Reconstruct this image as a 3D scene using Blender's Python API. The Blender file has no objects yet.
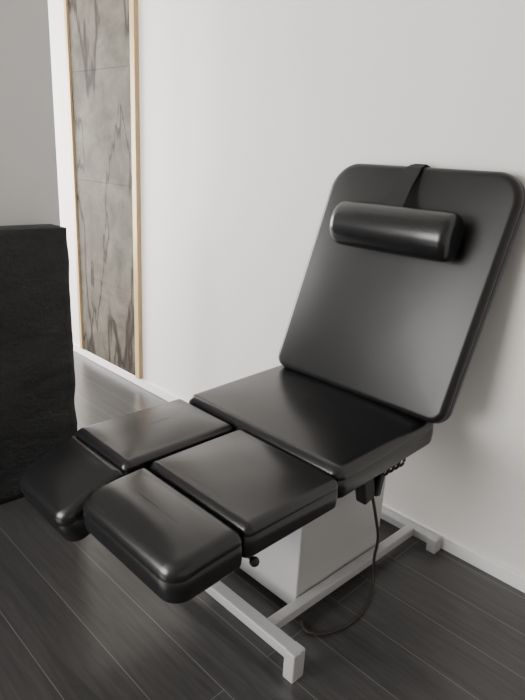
import bpy, bmesh, math
from mathutils import Vector, Matrix, noise

# ---------------------------------------------------------------- helpers
def new_mat(name, col=(0.5,0.5,0.5), rough=0.5, metal=0.0, spec=0.5):
    m = bpy.data.materials.new(name); m.use_nodes = True
    b = m.node_tree.nodes['Principled BSDF']
    b.inputs['Base Color'].default_value = (*col, 1)
    b.inputs['Roughness'].default_value = rough
    b.inputs['Metallic'].default_value = metal
    b.inputs['Specular IOR Level'].default_value = spec
    return m, m.node_tree, b

def N(nt, t, **kw):
    n = nt.nodes.new(t)
    for k, v in kw.items():
        if k in n.inputs.keys(): n.inputs[k].default_value = v
        else: setattr(n, k, v)
    return n

def ramp(nt, stops):
    r = nt.nodes.new('ShaderNodeValToRGB')
    e = r.color_ramp.elements
    while len(e) < len(stops): e.new(0.5)
    for el, (p, c) in zip(e, stops):
        el.position = p; el.color = (*c, 1)
    return r

def add_bump(nt, b, src, strength, dist=0.002):
    bp = N(nt, 'ShaderNodeBump'); bp.inputs['Strength'].default_value = strength
    bp.inputs['Distance'].default_value = dist
    nt.links.new(src, bp.inputs['Height']); nt.links.new(bp.outputs['Normal'], b.inputs['Normal'])
    return bp

def obj_from_bm(name, bm, mat, parent=None, smooth=True, matrix=None):
    me = bpy.data.meshes.new(name)
    bmesh.ops.recalc_face_normals(bm, faces=bm.faces)
    bm.to_mesh(me); bm.free()
    if smooth:
        for p in me.polygons: p.use_smooth = True
    o = bpy.data.objects.new(name, me); bpy.context.scene.collection.objects.link(o)
    if mat: me.materials.append(mat)
    if matrix is not None: o.matrix_world = matrix
    if parent: o.parent = parent
    return o

def empty(name, loc=(0,0,0)):
    o = bpy.data.objects.new(name, None); bpy.context.scene.collection.objects.link(o)
    o.location = loc; o.empty_display_size = 0.1
    return o

def box(name, x0,x1,y0,y1,z0,z1, mat, parent=None, bevel=0.0, matrix=None):
    bm = bmesh.new(); bmesh.ops.create_cube(bm, size=1)
    for v in bm.verts:
        v.co = Vector((x0+(v.co.x+.5)*(x1-x0), y0+(v.co.y+.5)*(y1-y0), z0+(v.co.z+.5)*(z1-z0)))
    if bevel > 0:
        bmesh.ops.bevel(bm, geom=bm.edges[:], offset=bevel, segments=2, affect='EDGES', profile=0.5)
    return obj_from_bm(name, bm, mat, parent, smooth=False, matrix=matrix)

def outline(w, l, radii, inset, n=10):
    x0,x1,y0,y1 = -w/2+inset, w/2-inset, inset, l-inset
    pts=[]
    cs=[(x0,y0,math.pi,1,1),(x1,y0,1.5*math.pi,-1,1),(x1,y1,0,-1,-1),(x0,y1,.5*math.pi,1,-1)]
    for (cx,cy,a0,sx,sy), r in zip(cs, radii):
        r = max(r-inset, 0.004)
        ox, oy = cx+sx*r, cy+sy*r
        for i in range(n+1):
            a=a0+i/n*math.pi/2
            pts.append((ox+r*math.cos(a), oy+r*math.sin(a)))
    out=[]; m=n+1
    for c in range(4):
        seg=pts[c*m:(c+1)*m]; out+=seg
        nx=pts[((c+1)%4)*m]; last=seg[-1]
        for k in range(1,10):
            k=k/10
            out.append((last[0]+(nx[0]-last[0])*k, last[1]+(nx[1]-last[1])*k))
    return out

def pad(name, w, l, T, radii, e, mat, matrix, parent, crown=0.008, eb=0.016, nose=0.0, groove=0.0018, taper=None, seed=0.0, puff=0.0010):
    bm=bmesh.new(); prof=[]
    half=min(w,l)/2
    for i in range(14,0,-1):
        f=i/14*0.97
        prof.append((e+(half-e)*f, None))
    K=9
    for i in range(K+1):
        a=i/K*math.pi/2
        prof.append((e-e*math.sin(a), -(e-e*math.cos(a))))
    z=-e
    prof += [(0.0,z-.002),(groove,z-.0035),(groove,z-.005),(0.0,z-.0065)]
    prof += [(-0.002,-(T*0.62)),(0.0,-(T-eb))]
    for i in range(1,6):
        a=i/5*math.pi/2
        prof.append((eb-eb*math.cos(a), -(T-eb)-eb*math.sin(a)))
    rings=[]
    for ins,z in prof:
        ring=[]
        for (x,y) in outline(w,l,radii,ins):
            if z is None:
                u=min(abs(x)/(w/2-e),1); v=min(abs(y-l/2)/(l/2-e),1)
                m=(1-u**2.6)*(1-v**2.6)
                zz=crown*m + puff*min(1,m*3)*noise.noise(Vector((x*9+seed,y*9,seed)))
            else: zz=z
            if nose>0:
                t=max(0.0,1-y/0.12); zz-=nose*t*t*(1 if zz>-T*0.5 else 0.0)
            xx=x
            if taper:
                wt,sh=taper; xx=x*(1+(wt/w-1)*y/l)+sh*y/l
            ring.append(bm.verts.new((xx,y,zz)))
        rings.append(ring)
    for a,b in zip(rings[:-1],rings[1:]):
        n=len(a)
        for i in range(n):
            bm.faces.new((a[i],a[(i+1)%n],b[(i+1)%n],b[i]))
    bm.faces.new(rings[0]); bm.faces.new(list(reversed(rings[-1])))
    return obj_from_bm(name,bm,mat,parent,True,matrix)

def catmull(pts, n=10):
    P=[Vector(p) for p in pts]; P=[P[0]*2-P[1]]+P+[P[-1]*2-P[-2]]
    out=[]
    for i in range(1,len(P)-2):
        for k in range(n):
            t=k/n
            out.append(0.5*((2*P[i])+(P[i+1]-P[i-1])*t+(2*P[i-1]-5*P[i]+4*P[i+1]-P[i+2])*t*t+(3*P[i]-P[i-1]-3*P[i+1]+P[i+2])*t**3))
    out.append(P[-2]); return out

def tube(name, pts, r, mat, parent=None, seg=10, n=10):
    path=catmull(pts,n)
    bm=bmesh.new(); rings=[]; up=Vector((0.13,0.21,1)).normalized()
    for i,p in enumerate(path):
        t=(path[min(i+1,len(path)-1)]-path[max(i-1,0)]).normalized()
        u=t.cross(up)
        if u.length<1e-3: u=t.cross(Vector((1,0,0)))
        u.normalize(); v=t.cross(u).normalized()
        rings.append([bm.verts.new(p+r*(math.cos(2*math.pi*k/seg)*u+math.sin(2*math.pi*k/seg)*v)) for k in range(seg)])
    for a,b in zip(rings[:-1],rings[1:]):
        for i in range(seg): bm.faces.new((a[i],a[(i+1)%seg],b[(i+1)%seg],b[i]))
    bm.faces.new(rings[0]); bm.faces.new(rings[-1])
    return obj_from_bm(name,bm,mat,parent)

def ribbon(name, pts, wv, th, mat, parent=None):
    bm=bmesh.new(); rings=[]
    P=[Vector(p) for p in pts]
    for i,p in enumerate(P):
        t=(P[min(i+1,len(P)-1)]-P[max(i-1,0)]).normalized()
        w=Vector(wv[i]); nrm=t.cross(w).normalized()*th/2
        rings.append([bm.verts.new(q) for q in (p-w-nrm,p+w-nrm,p+w+nrm,p-w+nrm)])
    for a,b in zip(rings[:-1],rings[1:]):
        for i in range(4): bm.faces.new((a[i],a[(i+1)%4],b[(i+1)%4],b[i]))
    bm.faces.new(rings[0]); bm.faces.new(rings[-1])
    return obj_from_bm(name,bm,mat,parent,smooth=False)

# ---------------------------------------------------------------- materials
def leather_mat(name,rough,spec,col):
    m, nt, b = new_mat(name,col,rough,0,spec)
    tc=N(nt,'ShaderNodeTexCoord')
    vor=N(nt,'ShaderNodeTexVoronoi'); vor.inputs['Scale'].default_value=420
    nt.links.new(tc.outputs['Object'],vor.inputs['Vector'])
    add_bump(nt,b,vor.outputs['Distance'],0.08,0.001)
    return m
leather=leather_mat('black_leatherette',0.26,0.55,(0.010,0.010,0.0105))
leather_back=leather_mat('black_leatherette_backrest',0.35,0.40,(0.010,0.010,0.0105))

strapm,_,_ = new_mat('black_fabric_strap',(0.014,0.014,0.015),0.7,0,0.3)
rubber,_,_ = new_mat('black_rubber',(0.015,0.015,0.015),0.55)
cablem,_,_ = new_mat('dark_cable',(0.03,0.022,0.018),0.5)
steelb,_,_ = new_mat('dark_frame_steel',(0.03,0.03,0.032),0.45,0.3)
def coat(name,col):
    m, nt, b = new_mat(name,col,0.42,0.1)
    nz=N(nt,'ShaderNodeTexNoise'); nz.inputs['Scale'].default_value=300
    add_bump(nt,b,nz.outputs['Fac'],0.08,0.0006); return m
basem=coat('silver_grey_powder_coat',(0.46,0.46,0.465))
housem=coat('white_grey_sheet_metal',(0.50,0.50,0.50))

def plaster(name,col):
    m,nt,b=new_mat(name,col,0.6,0,0.35)
    nz=N(nt,'ShaderNodeTexNoise'); nz.inputs['Scale'].default_value=60; nz.inputs['Detail'].default_value=5
    tc=N(nt,'ShaderNodeTexCoord'); nt.links.new(tc.outputs['Object'],nz.inputs['Vector'])
    n2=N(nt,'ShaderNodeTexNoise'); n2.inputs['Scale'].default_value=1.6; nt.links.new(tc.outputs['Object'],n2.inputs['Vector'])
    r=ramp(nt,[(0.3,tuple(c*0.97 for c in col)),(0.7,col)]); nt.links.new(n2.outputs['Fac'],r.inputs['Fac']); nt.links.new(r.outputs['Color'],b.inputs['Base Color'])
    add_bump(nt,b,nz.outputs['Fac'],0.10,0.002)
    return m
wallm=plaster('white_painted_plaster',(0.77,0.75,0.725))
ceilm=plaster('ceiling_paint',(0.76,0.75,0.74))
partm=plaster('partition_paint',(0.68,0.67,0.66))
trimm,_,_=new_mat('white_skirting_paint',(0.80,0.795,0.785),0.4)
gold,nt,b=new_mat('light_gold_wood_frame',(0.50,0.36,0.22),0.42,0.15)
nz=N(nt,'ShaderNodeTexNoise'); nz.inputs['Scale'].default_value=8
mp=N(nt,'ShaderNodeMapping'); mp.inputs['Scale'].default_value=(20,20,1); tc=N(nt,'ShaderNodeTexCoord')
nt.links.new(tc.outputs['Object'],mp.inputs['Vector']); nt.links.new(mp.outputs['Vector'],nz.inputs['Vector'])
r=ramp(nt,[(0.3,(0.40,0.27,0.13)),(0.7,(0.53,0.37,0.19))]); nt.links.new(nz.outputs['Fac'],r.inputs['Fac']); nt.links.new(r.outputs['Color'],b.inputs['Base Color'])

# stone veneer: grey-brown with dark brown veins
stone,nt,b=new_mat('stone_veneer',(0.2,0.18,0.15),0.75,0,0.2)
tc=N(nt,'ShaderNodeTexCoord')
n1=N(nt,'ShaderNodeTexNoise'); n1.inputs['Scale'].default_value=4.5; n1.inputs['Detail'].default_value=10; n1.inputs['Roughness'].default_value=0.7; n1.inputs['Distortion'].default_value=0.5
nt.links.new(tc.outputs['Object'],n1.inputs['Vector'])
r1=ramp(nt,[(0.30,(0.048,0.043,0.033)),(0.45,(0.082,0.074,0.058)),(0.60,(0.115,0.105,0.084)),(0.78,(0.165,0.153,0.127))])
nt.links.new(n1.outputs['Fac'],r1.inputs['Fac'])
cur=r1.outputs['Color']
for rot,sc,wid,seed in ((18,1.0,0.017,0.0),(-38,1.2,0.009,5.3)):
    mpv=N(nt,'ShaderNodeMapping'); mpv.inputs['Rotation'].default_value=(0,math.radians(rot),0); mpv.inputs['Scale'].default_value=(1.9,1,0.42); mpv.inputs['Location'].default_value=(seed,seed,0)
    nt.links.new(tc.outputs['Object'],mpv.inputs['Vector'])
    nw=N(nt,'ShaderNodeTexNoise'); nw.inputs['Scale'].default_value=sc; nw.inputs['Detail'].default_value=6; nw.inputs['Roughness'].default_value=0.48
    nt.links.new(mpv.outputs['Vector'],nw.inputs['Vector'])
    ma=N(nt,'ShaderNodeMath',operation='SUBTRACT'); ma.inputs[1].default_value=0.5; nt.links.new(nw.outputs['Fac'],ma.inputs[0])
    mb=N(nt,'ShaderNodeMath',operation='ABSOLUTE'); nt.links.new(ma.outputs[0],mb.inputs[0])
    rv=ramp(nt,[(0.0,(0.95,)*3),(wid*.4,(0.7,)*3),(wid,(0,0,0))]); nt.links.new(mb.outputs[0],rv.inputs['Fac'])
    mx=N(nt,'ShaderNodeMix',data_type='RGBA'); nt.links.new(rv.outputs['Color'],mx.inputs[0]); nt.links.new(cur,mx.inputs[6]); mx.inputs[7].default_value=(0.018,0.012,0.009,1)
    cur=mx.outputs[2]
nt.links.new(cur,b.inputs['Base Color'])
add_bump(nt,b,n1.outputs['Fac'],0.35,0.004)

blk,nt,b=new_mat('black_slate',(0.012,0.012,0.013),0.50,0,0.4)
tc=N(nt,'ShaderNodeTexCoord'); n1=N(nt,'ShaderNodeTexNoise'); n1.inputs['Scale'].default_value=9; n1.inputs['Detail'].default_value=10; n1.inputs['Roughness'].default_value=0.7
mp=N(nt,'ShaderNodeMapping'); mp.inputs['Scale'].default_value=(1,1,1.8); nt.links.new(tc.outputs['Object'],mp.inputs['Vector']); nt.links.new(mp.outputs['Vector'],n1.inputs['Vector'])
r=ramp(nt,[(0.3,(0.004,0.004,0.005)),(0.7,(0.017,0.017,0.018))]); nt.links.new(n1.outputs['Fac'],r.inputs['Fac']); nt.links.new(r.outputs['Color'],b.inputs['Base Color'])
add_bump(nt,b,n1.outputs['Fac'],1.0,0.025)

fl,nt,b=new_mat('dark_grey_laminate',(0.05,0.05,0.05),0.28,0,0.6)
tc=N(nt,'ShaderNodeTexCoord')
br=N(nt,'ShaderNodeTexBrick'); br.offset=0.37; br.offset_frequency=2
br.inputs['Scale'].default_value=1.0; br.inputs['Brick Width'].default_value=2.6; br.inputs['Row Height'].default_value=0.18
br.inputs['Mortar Size'].default_value=0.0014; br.inputs['Mortar Smooth'].default_value=0.2; br.inputs['Bias'].default_value=0
br.inputs['Color1'].default_value=(0.93,0.93,0.93,1); br.inputs['Color2'].default_value=(1.07,1.07,1.07,1); br.inputs['Mortar'].default_value=(1,1,1,1)
nt.links.new(tc.outputs['Object'],br.inputs['Vector'])
mp=N(nt,'ShaderNodeMapping'); mp.inputs['Scale'].default_value=(1.3,18,1); nt.links.new(tc.outputs['Object'],mp.inputs['Vector'])
n1=N(nt,'ShaderNodeTexNoise'); n1.inputs['Scale'].default_value=2.2; n1.inputs['Detail'].default_value=8; n1.inputs['Roughness'].default_value=0.62; n1.inputs['Distortion'].default_value=1.2
nt.links.new(mp.outputs['Vector'],n1.inputs['Vector'])
r=ramp(nt,[(0.25,(0.034,0.033,0.033)),(0.5,(0.055,0.053,0.053)),(0.75,(0.080,0.078,0.078))]); nt.links.new(n1.outputs['Fac'],r.inputs['Fac'])
mu=N(nt,'ShaderNodeMix',data_type='RGBA',blend_type='MULTIPLY'); mu.inputs[0].default_value=1; nt.links.new(r.outputs['Color'],mu.inputs[6]); nt.links.new(br.outputs['Color'],mu.inputs[7])
ms=N(nt,'ShaderNodeMix',data_type='RGBA'); nt.links.new(br.outputs['Fac'],ms.inputs[0]); nt.links.new(mu.outputs[2],ms.inputs[6]); ms.inputs[7].default_value=(0.18,0.175,0.175,1)  # pale seam colour paints in the light glinting off the plank bevels
nt.links.new(ms.outputs[2],b.inputs['Base Color'])
add_bump(nt,b,n1.outputs['Fac'],0.10,0.001)

# ---------------------------------------------------------------- room
XL,XR,YB,YF,H=-5.6,2.4,2.021,-3.2,2.8
box('floor',XL,XR,YF,YB,-0.1,0,fl)
box('ceiling',XL-.1,XR+.1,YF-.1,YB+.1,H,H+.1,ceilm)
box('wall_back',XL-.1,XR+.1,YB,YB+.1,-0.1,H,wallm)
box('wall_right',XR,XR+.1,YF,YB,-0.1,H,wallm)
def wall_open_y(name,y0,y1,x0,x1,ox0,ox1,oz0,oz1,mat):
    p=empty(name)
    box('left_part',x0,ox0,y0,y1,-.1,H,mat,p); box('right_part',ox1,x1,y0,y1,-.1,H,mat,p)
    box('sill_part',ox0,ox1,y0,y1,-.1,oz0,mat,p); box('lintel_part',ox0,ox1,y0,y1,oz1,H,mat,p)
wall_open_y('wall_front',YF-.1,YF,XL-.1,XR+.1,-3.9,-1.2,0.5,2.4,wallm)
def wall_open_x(name,x0,x1,y0,y1,oy0,oy1,oz0,oz1,mat):
    p=empty(name)
    box('near_part',x0,x1,y0,oy0,-.1,H,mat,p); box('far_part',x0,x1,oy1,y1,-.1,H,mat,p)
    box('sill_part',x0,x1,oy0,oy1,-.1,oz0,mat,p); box('lintel_part',x0,x1,oy0,oy1,oz1,H,mat,p)
wall_open_x('wall_left',XL-.1,XL,YF,YB,-0.6,1.8,0.4,2.4,wallm)
w=empty('window_1')
for i,(a,c) in enumerate([(-3.9,-3.84),(-2.58,-2.52),(-1.26,-1.2)]): box(f'stile_{i+1}',a,c,YF-.08,YF-.03,0.5,2.4,trimm,w)
box('rail_1',-3.9,-1.2,YF-.08,YF-.03,0.5,0.56,trimm,w); box('rail_2',-3.9,-1.2,YF-.08,YF-.03,2.34,2.4,trimm,w)
w=empty('window_2')
for i,(a,c) in enumerate([(-.6,-.54),(.57,.63),(1.74,1.8)]): box(f'stile_{i+1}',XL-.08,XL-.03,a,c,0.4,2.4,trimm,w)
box('rail_1',XL-.08,XL-.03,-.6,1.8,0.4,0.46,trimm,w); box('rail_2',XL-.08,XL-.03,-.6,1.8,2.34,2.4,trimm,w)

box('wall_partition',-2.60,-2.453,-1.2,1.202,0,H,partm)
box('baseboard_back',XL,XR,YB-.014,YB,0,0.06,trimm,bevel=0.003)

# black stone slab standing in front of the partition
bm=bmesh.new(); ny,nzz=90,50
y0,y1,z0,z1=-1.2,1.160,0.0,1.172
grid=[[None]*(nzz+1) for _ in range(ny+1)]; back=[[None]*(nzz+1) for _ in range(ny+1)]
for i in range(ny+1):
    for j in range(nzz+1):
        y=y0+(y1-y0)*i/ny; z=z0+(z1-z0)*j/nzz
        d=noise.fractal(Vector((y*4,z*7,1.7)),1.0,2.0,5)*0.011
        ey=0
        if i==ny: ey=noise.noise(Vector((z*9,2,5)))*0.004
        grid[i][j]=bm.verts.new((-2.31+d,y+ey,z)); back[i][j]=bm.verts.new((-2.45,y+ey,z))
for i in range(ny):
    for j in range(nzz):
        bm.faces.new((grid[i][j],grid[i+1][j],grid[i+1][j+1],grid[i][j+1]))
        bm.faces.new((back[i][j],back[i][j+1],back[i+1][j+1],back[i+1][j]))
for i in range(ny):
    bm.faces.new((grid[i][0],back[i][0],back[i+1][0],grid[i+1][0])); bm.faces.new((grid[i][nzz],grid[i+1][nzz],back[i+1][nzz],back[i][nzz]))
for j in range(nzz):
    bm.faces.new((grid[0][j],grid[0][j+1],back[0][j+1],back[0][j])); bm.faces.new((grid[ny][j],back[ny][j],back[ny][j+1],grid[ny][j+1]))
obj_from_bm('black_stone_counter_front',bm,blk)

# stone decorative panel with wooden frame on back wall
sp=empty('stone_wall_panel',(0,0,0))
px0,px1=-3.857,-3.069
zt=2.62
box('frame_left',px0,px0+.032,YB-.03,YB,0.06,zt,gold,sp,0.002)
box('frame_right',px1-.045,px1,YB-.03,YB,0.06,zt,gold,sp,0.002)
box('frame_top',px0+.032,px1-.045,YB-.03,YB,zt-.03,zt,gold,sp,0.002)
zs=[0.06,0.625,1.28,1.94,zt-.03]
for i in range(4):
    box(f'stone_tile_{i+1}',px0+.032,px1-.045,YB-.016,YB,zs[i]+.0006,zs[i+1]-.0006,stone,sp,0.0006)

# ---------------------------------------------------------------- chair
CX=-1.272
ch=empty('podiatry_treatment_chair',(CX,1.4,0))
bpy.context.view_layer.update()
def par(o):
    o.parent=ch; o.matrix_parent_inverse=ch.matrix_world.inverted(); return o
T=Matrix.Translation
def Rx(d): return Matrix.Rotation(math.radians(d),4,'X')
ZS=0.62
par(pad('seat',0.752,0.60,0.108,(0.04,0.04,0.07,0.07),0.036,leather,T((CX,1.270,ZS-.001))@Rx(1.8),None,crown=0.015,seed=1.3))
LEAN=13.55; EXT=0.030; BL=0.836+EXT
cl,sl=math.cos(math.radians(LEAN)),math.sin(math.radians(LEAN))
BM=T((-1.234,1.745-EXT*sl,0.675-EXT*cl))@Rx(90-LEAN)
BW=0.802; BT=0.774; BS=0.076
par(pad('backrest',BW,BL+.008,0.070,(0.055,0.055,0.11,0.11),0.026,leather_back,BM,None,crown=0.014,eb=0.014,taper=(BT,BS),seed=2.1,puff=0.0008))
LZ=0.605
par(pad('leg_pad_left',0.320,0.447,0.098,(0.025,)*4,0.028,leather,T((-1.511,0.823,LZ)),None,crown=0.013,groove=0.0014,seed=3.7))
par(pad('leg_pad_right',0.448,0.386,0.104,(0.025,)*4,0.028,leather,T((-1.110,0.887,LZ)),None,crown=0.014,groove=0.0014,seed=4.9))
par(pad('foot_pad_left',0.320,0.240,0.125,(0.05,0.05,0.025,0.025),0.036,leather,T((-1.513,0.604,LZ-.100))@Rx(22),None,crown=0.010,nose=0.008,groove=0.0014,puff=0))
par(pad('foot_pad_right',0.448,0.230,0.115,(0.05,0.055,0.025,0.025),0.036,leather,T((-1.113,0.655,LZ-.016))@Rx(3),None,crown=0.010,nose=0.008,groove=0.0014,puff=0))

# pillow roll
bm=bmesh.new(); Lp=0.478; R=0.083; seg=48
prof=[(0,0.05),(-0.004,0.35),(-0.002,0.7),(0.004,0.88),(0.014,0.97),(0.030,1.0)]
st=[(-Lp/2+a,rf) for a,rf in prof]+[(-Lp/4,1.01),(0,1.02),(Lp/4,1.01)]+[(Lp/2-a,rf) for a,rf in reversed(prof)]
rings=[]
for x,rf in st:
    ring=[]
    for k in range(seg):
        a=2*math.pi*k/seg
        yy=math.cos(a)*R*rf; zz=math.sin(a)*R*rf*0.9
        if zz<0: zz*=0.85
        ring.append(bm.verts.new((x,yy,zz)))
    rings.append(ring)
for a,c in zip(rings[:-1],rings[1:]):
    for i in range(seg): bm.faces.new((a[i],a[(i+1)%seg],c[(i+1)%seg],c[i]))
bm.faces.new(rings[0]); bm.faces.new(rings[-1])
PS=0.598+EXT; PX=0.076
par(obj_from_bm('neck_pillow',bm,leather,None,True,BM@T((PX,PS,0.078))))
BL2=BL+.008
def bl(x,s,n): return tuple(BM@Vector((x+PX-.030,s,n)))
ux=Vector((1,0,0))
for i,(sk,hw) in enumerate([(-0.022,0.026),(0.026,0.024)]):
    n0=0.003*i
    pts=[bl(sk,PS+.066,0.098+n0),bl(sk*.9,PS+.085,0.084+n0),bl(sk*.6,PS+.12,0.056+n0),bl(sk*.35,PS+.165,0.033+n0),bl(sk*.3+.004,PS+.20,0.017+n0),
         bl(sk*.25+.006,BL2-.010,0.004+n0),bl(sk*.2+.006,BL2+.005+n0,-0.018),bl(sk*.2+.006,BL2+.005+n0,-0.052),bl(sk*.2+.006,BL2-.012,-0.0725-n0),bl(sk*.2+.006,BL2-.12,-0.0725-n0)]
    par(ribbon(f'pillow_strap_{i+1}',pts,[ux*hw*(1.15 if k<2 else 1.0) for k in range(len(pts))],0.003,strapm))
# under-seat frame and backrest hinge (behind the cushions)
par(box('seat_frame',-1.50,-1.03,1.30,1.86,0.485,0.522,steelb,None,0.004))
par(box('backrest_hinge_left',-1.46,-1.42,1.84,1.865,0.49,0.76,steelb,None,0.003))
par(box('backrest_hinge_right',-1.08,-1.04,1.84,1.865,0.49,0.76,steelb,None,0.003))
par(box('leg_arm_left',-1.53,-1.49,0.72,1.34,0.475,0.51,steelb,None,0.003))
par(box('leg_arm_right',-1.13,-1.09,0.76,1.34,0.472,0.506,steelb,None,0.003))
par(tube('lever_arm',[(-1.10,0.93,0.495),(-1.0,0.93,0.49),(-0.905,0.93,0.482)],0.007,steelb))
bm=bmesh.new(); bmesh.ops.create_uvsphere(bm,u_segments=16,v_segments=10,radius=0.014)
par(obj_from_bm('lever_knob',bm,rubber,None,True,T((-0.895,0.928,0.48))))
# lift column housing + base (rails slope gently down towards the rear)
par(box('lift_housing',-1.50,-1.018,1.268,1.752,0.03,0.49,housem,None,0.006))
for nm,xa in (('right',-1.012),('left',-1.551)):
    par(box('base_rail_'+nm,xa,xa+.036,0,0.90,-0.036,0,basem,None,0.004,T((0,1.08,0.094))@Rx(-1.95)))
par(box('base_crossbar_front',-1.69,-0.842,1.066,1.112,0.068,0.106,basem,None,0.005))
par(box('base_foot_front_right',-0.880,-0.838,1.062,1.114,0.0,0.1065,basem,None,0.005))
par(box('base_foot_front_left',-1.693,-1.651,1.062,1.114,0.0,0.1065,basem,None,0.005))
par(box('base_crossbar_rear',-1.68,-0.872,1.952,1.992,0.028,0.064,basem,None,0.005))
par(box('base_foot_rear_right',-0.910,-0.868,1.948,1.996,0.0,0.0645,basem,None,0.005))
par(box('base_foot_rear_left',-1.68,-1.638,1.948,1.996,0.0,0.0645,basem,None,0.005))
# hand control + cables
par(box('handset_connector',-0.022,0.022,-0.03,0.03,-0.07,0.035,rubber,None,0.008,T((-0.945,1.49,0.475))@Rx(15)))
par(box('handset_plug',-0.015,0.015,-0.014,0.014,-0.05,0.03,rubber,None,0.006,T((-0.93,1.55,0.465))@Rx(-12)))
par(tube('coiled_cable',[(-0.92+0.012*math.cos(k*0.9), 1.54+0.0045*k, 0.515+0.024*math.sin(k*0.9)) for k in range(30)],0.005,cablem,n=4))
par(tube('mains_cable',[(-0.95,1.52,0.50),(-0.935,1.53,0.42),(-0.93,1.56,0.33),(-0.925,1.59,0.22),(-0.935,1.60,0.12),(-0.925,1.60,0.03),(-0.90,1.55,0.006),(-0.872,1.45,0.006),(-0.872,1.36,0.006),(-0.90,1.28,0.006),(-0.945,1.25,0.006),(-0.985,1.27,0.006)],0.0055,cablem))

# ---------------------------------------------------------------- light
def area(name,loc,rot,sx,sy,power,col):
    l=bpy.data.lights.new(name,'AREA'); l.shape='RECTANGLE'; l.size=sx; l.size_y=sy; l.energy=power; l.color=col
    o=bpy.data.objects.new(name,l); bpy.context.scene.collection.objects.link(o); o.location=loc; o.rotation_euler=rot
    return o
area('daylight_window_1',(-2.55,YF-.15,1.45),(math.radians(90),0,0),2.6,1.8,285,(1,0.975,0.945))
area('daylight_window_2',(XL-.15,0.6,1.4),(math.radians(90),0,math.radians(-90)),2.3,1.9,340,(1.0,0.98,0.955))
wd=bpy.data.worlds.new('World'); bpy.context.scene.world=wd; wd.use_nodes=True
wd.node_tree.nodes['Background'].inputs['Color'].default_value=(0.95,0.97,1,1); wd.node_tree.nodes['Background'].inputs['Strength'].default_value=1.0

# ---------------------------------------------------------------- camera
cd=bpy.data.cameras.new('camera'); cd.sensor_width=36; cd.sensor_fit='AUTO'; cd.lens=36*584/700
co=bpy.data.objects.new('camera',cd); bpy.context.scene.collection.objects.link(co)
M=Matrix.Rotation(math.radians(44.40),4,'Z')@Matrix.Rotation(math.radians(90-18.42),4,'X')@Matrix.Rotation(math.radians(3.20),4,'Z')
co.matrix_world=T((0,0,1.5))@M
bpy.context.scene.camera=co
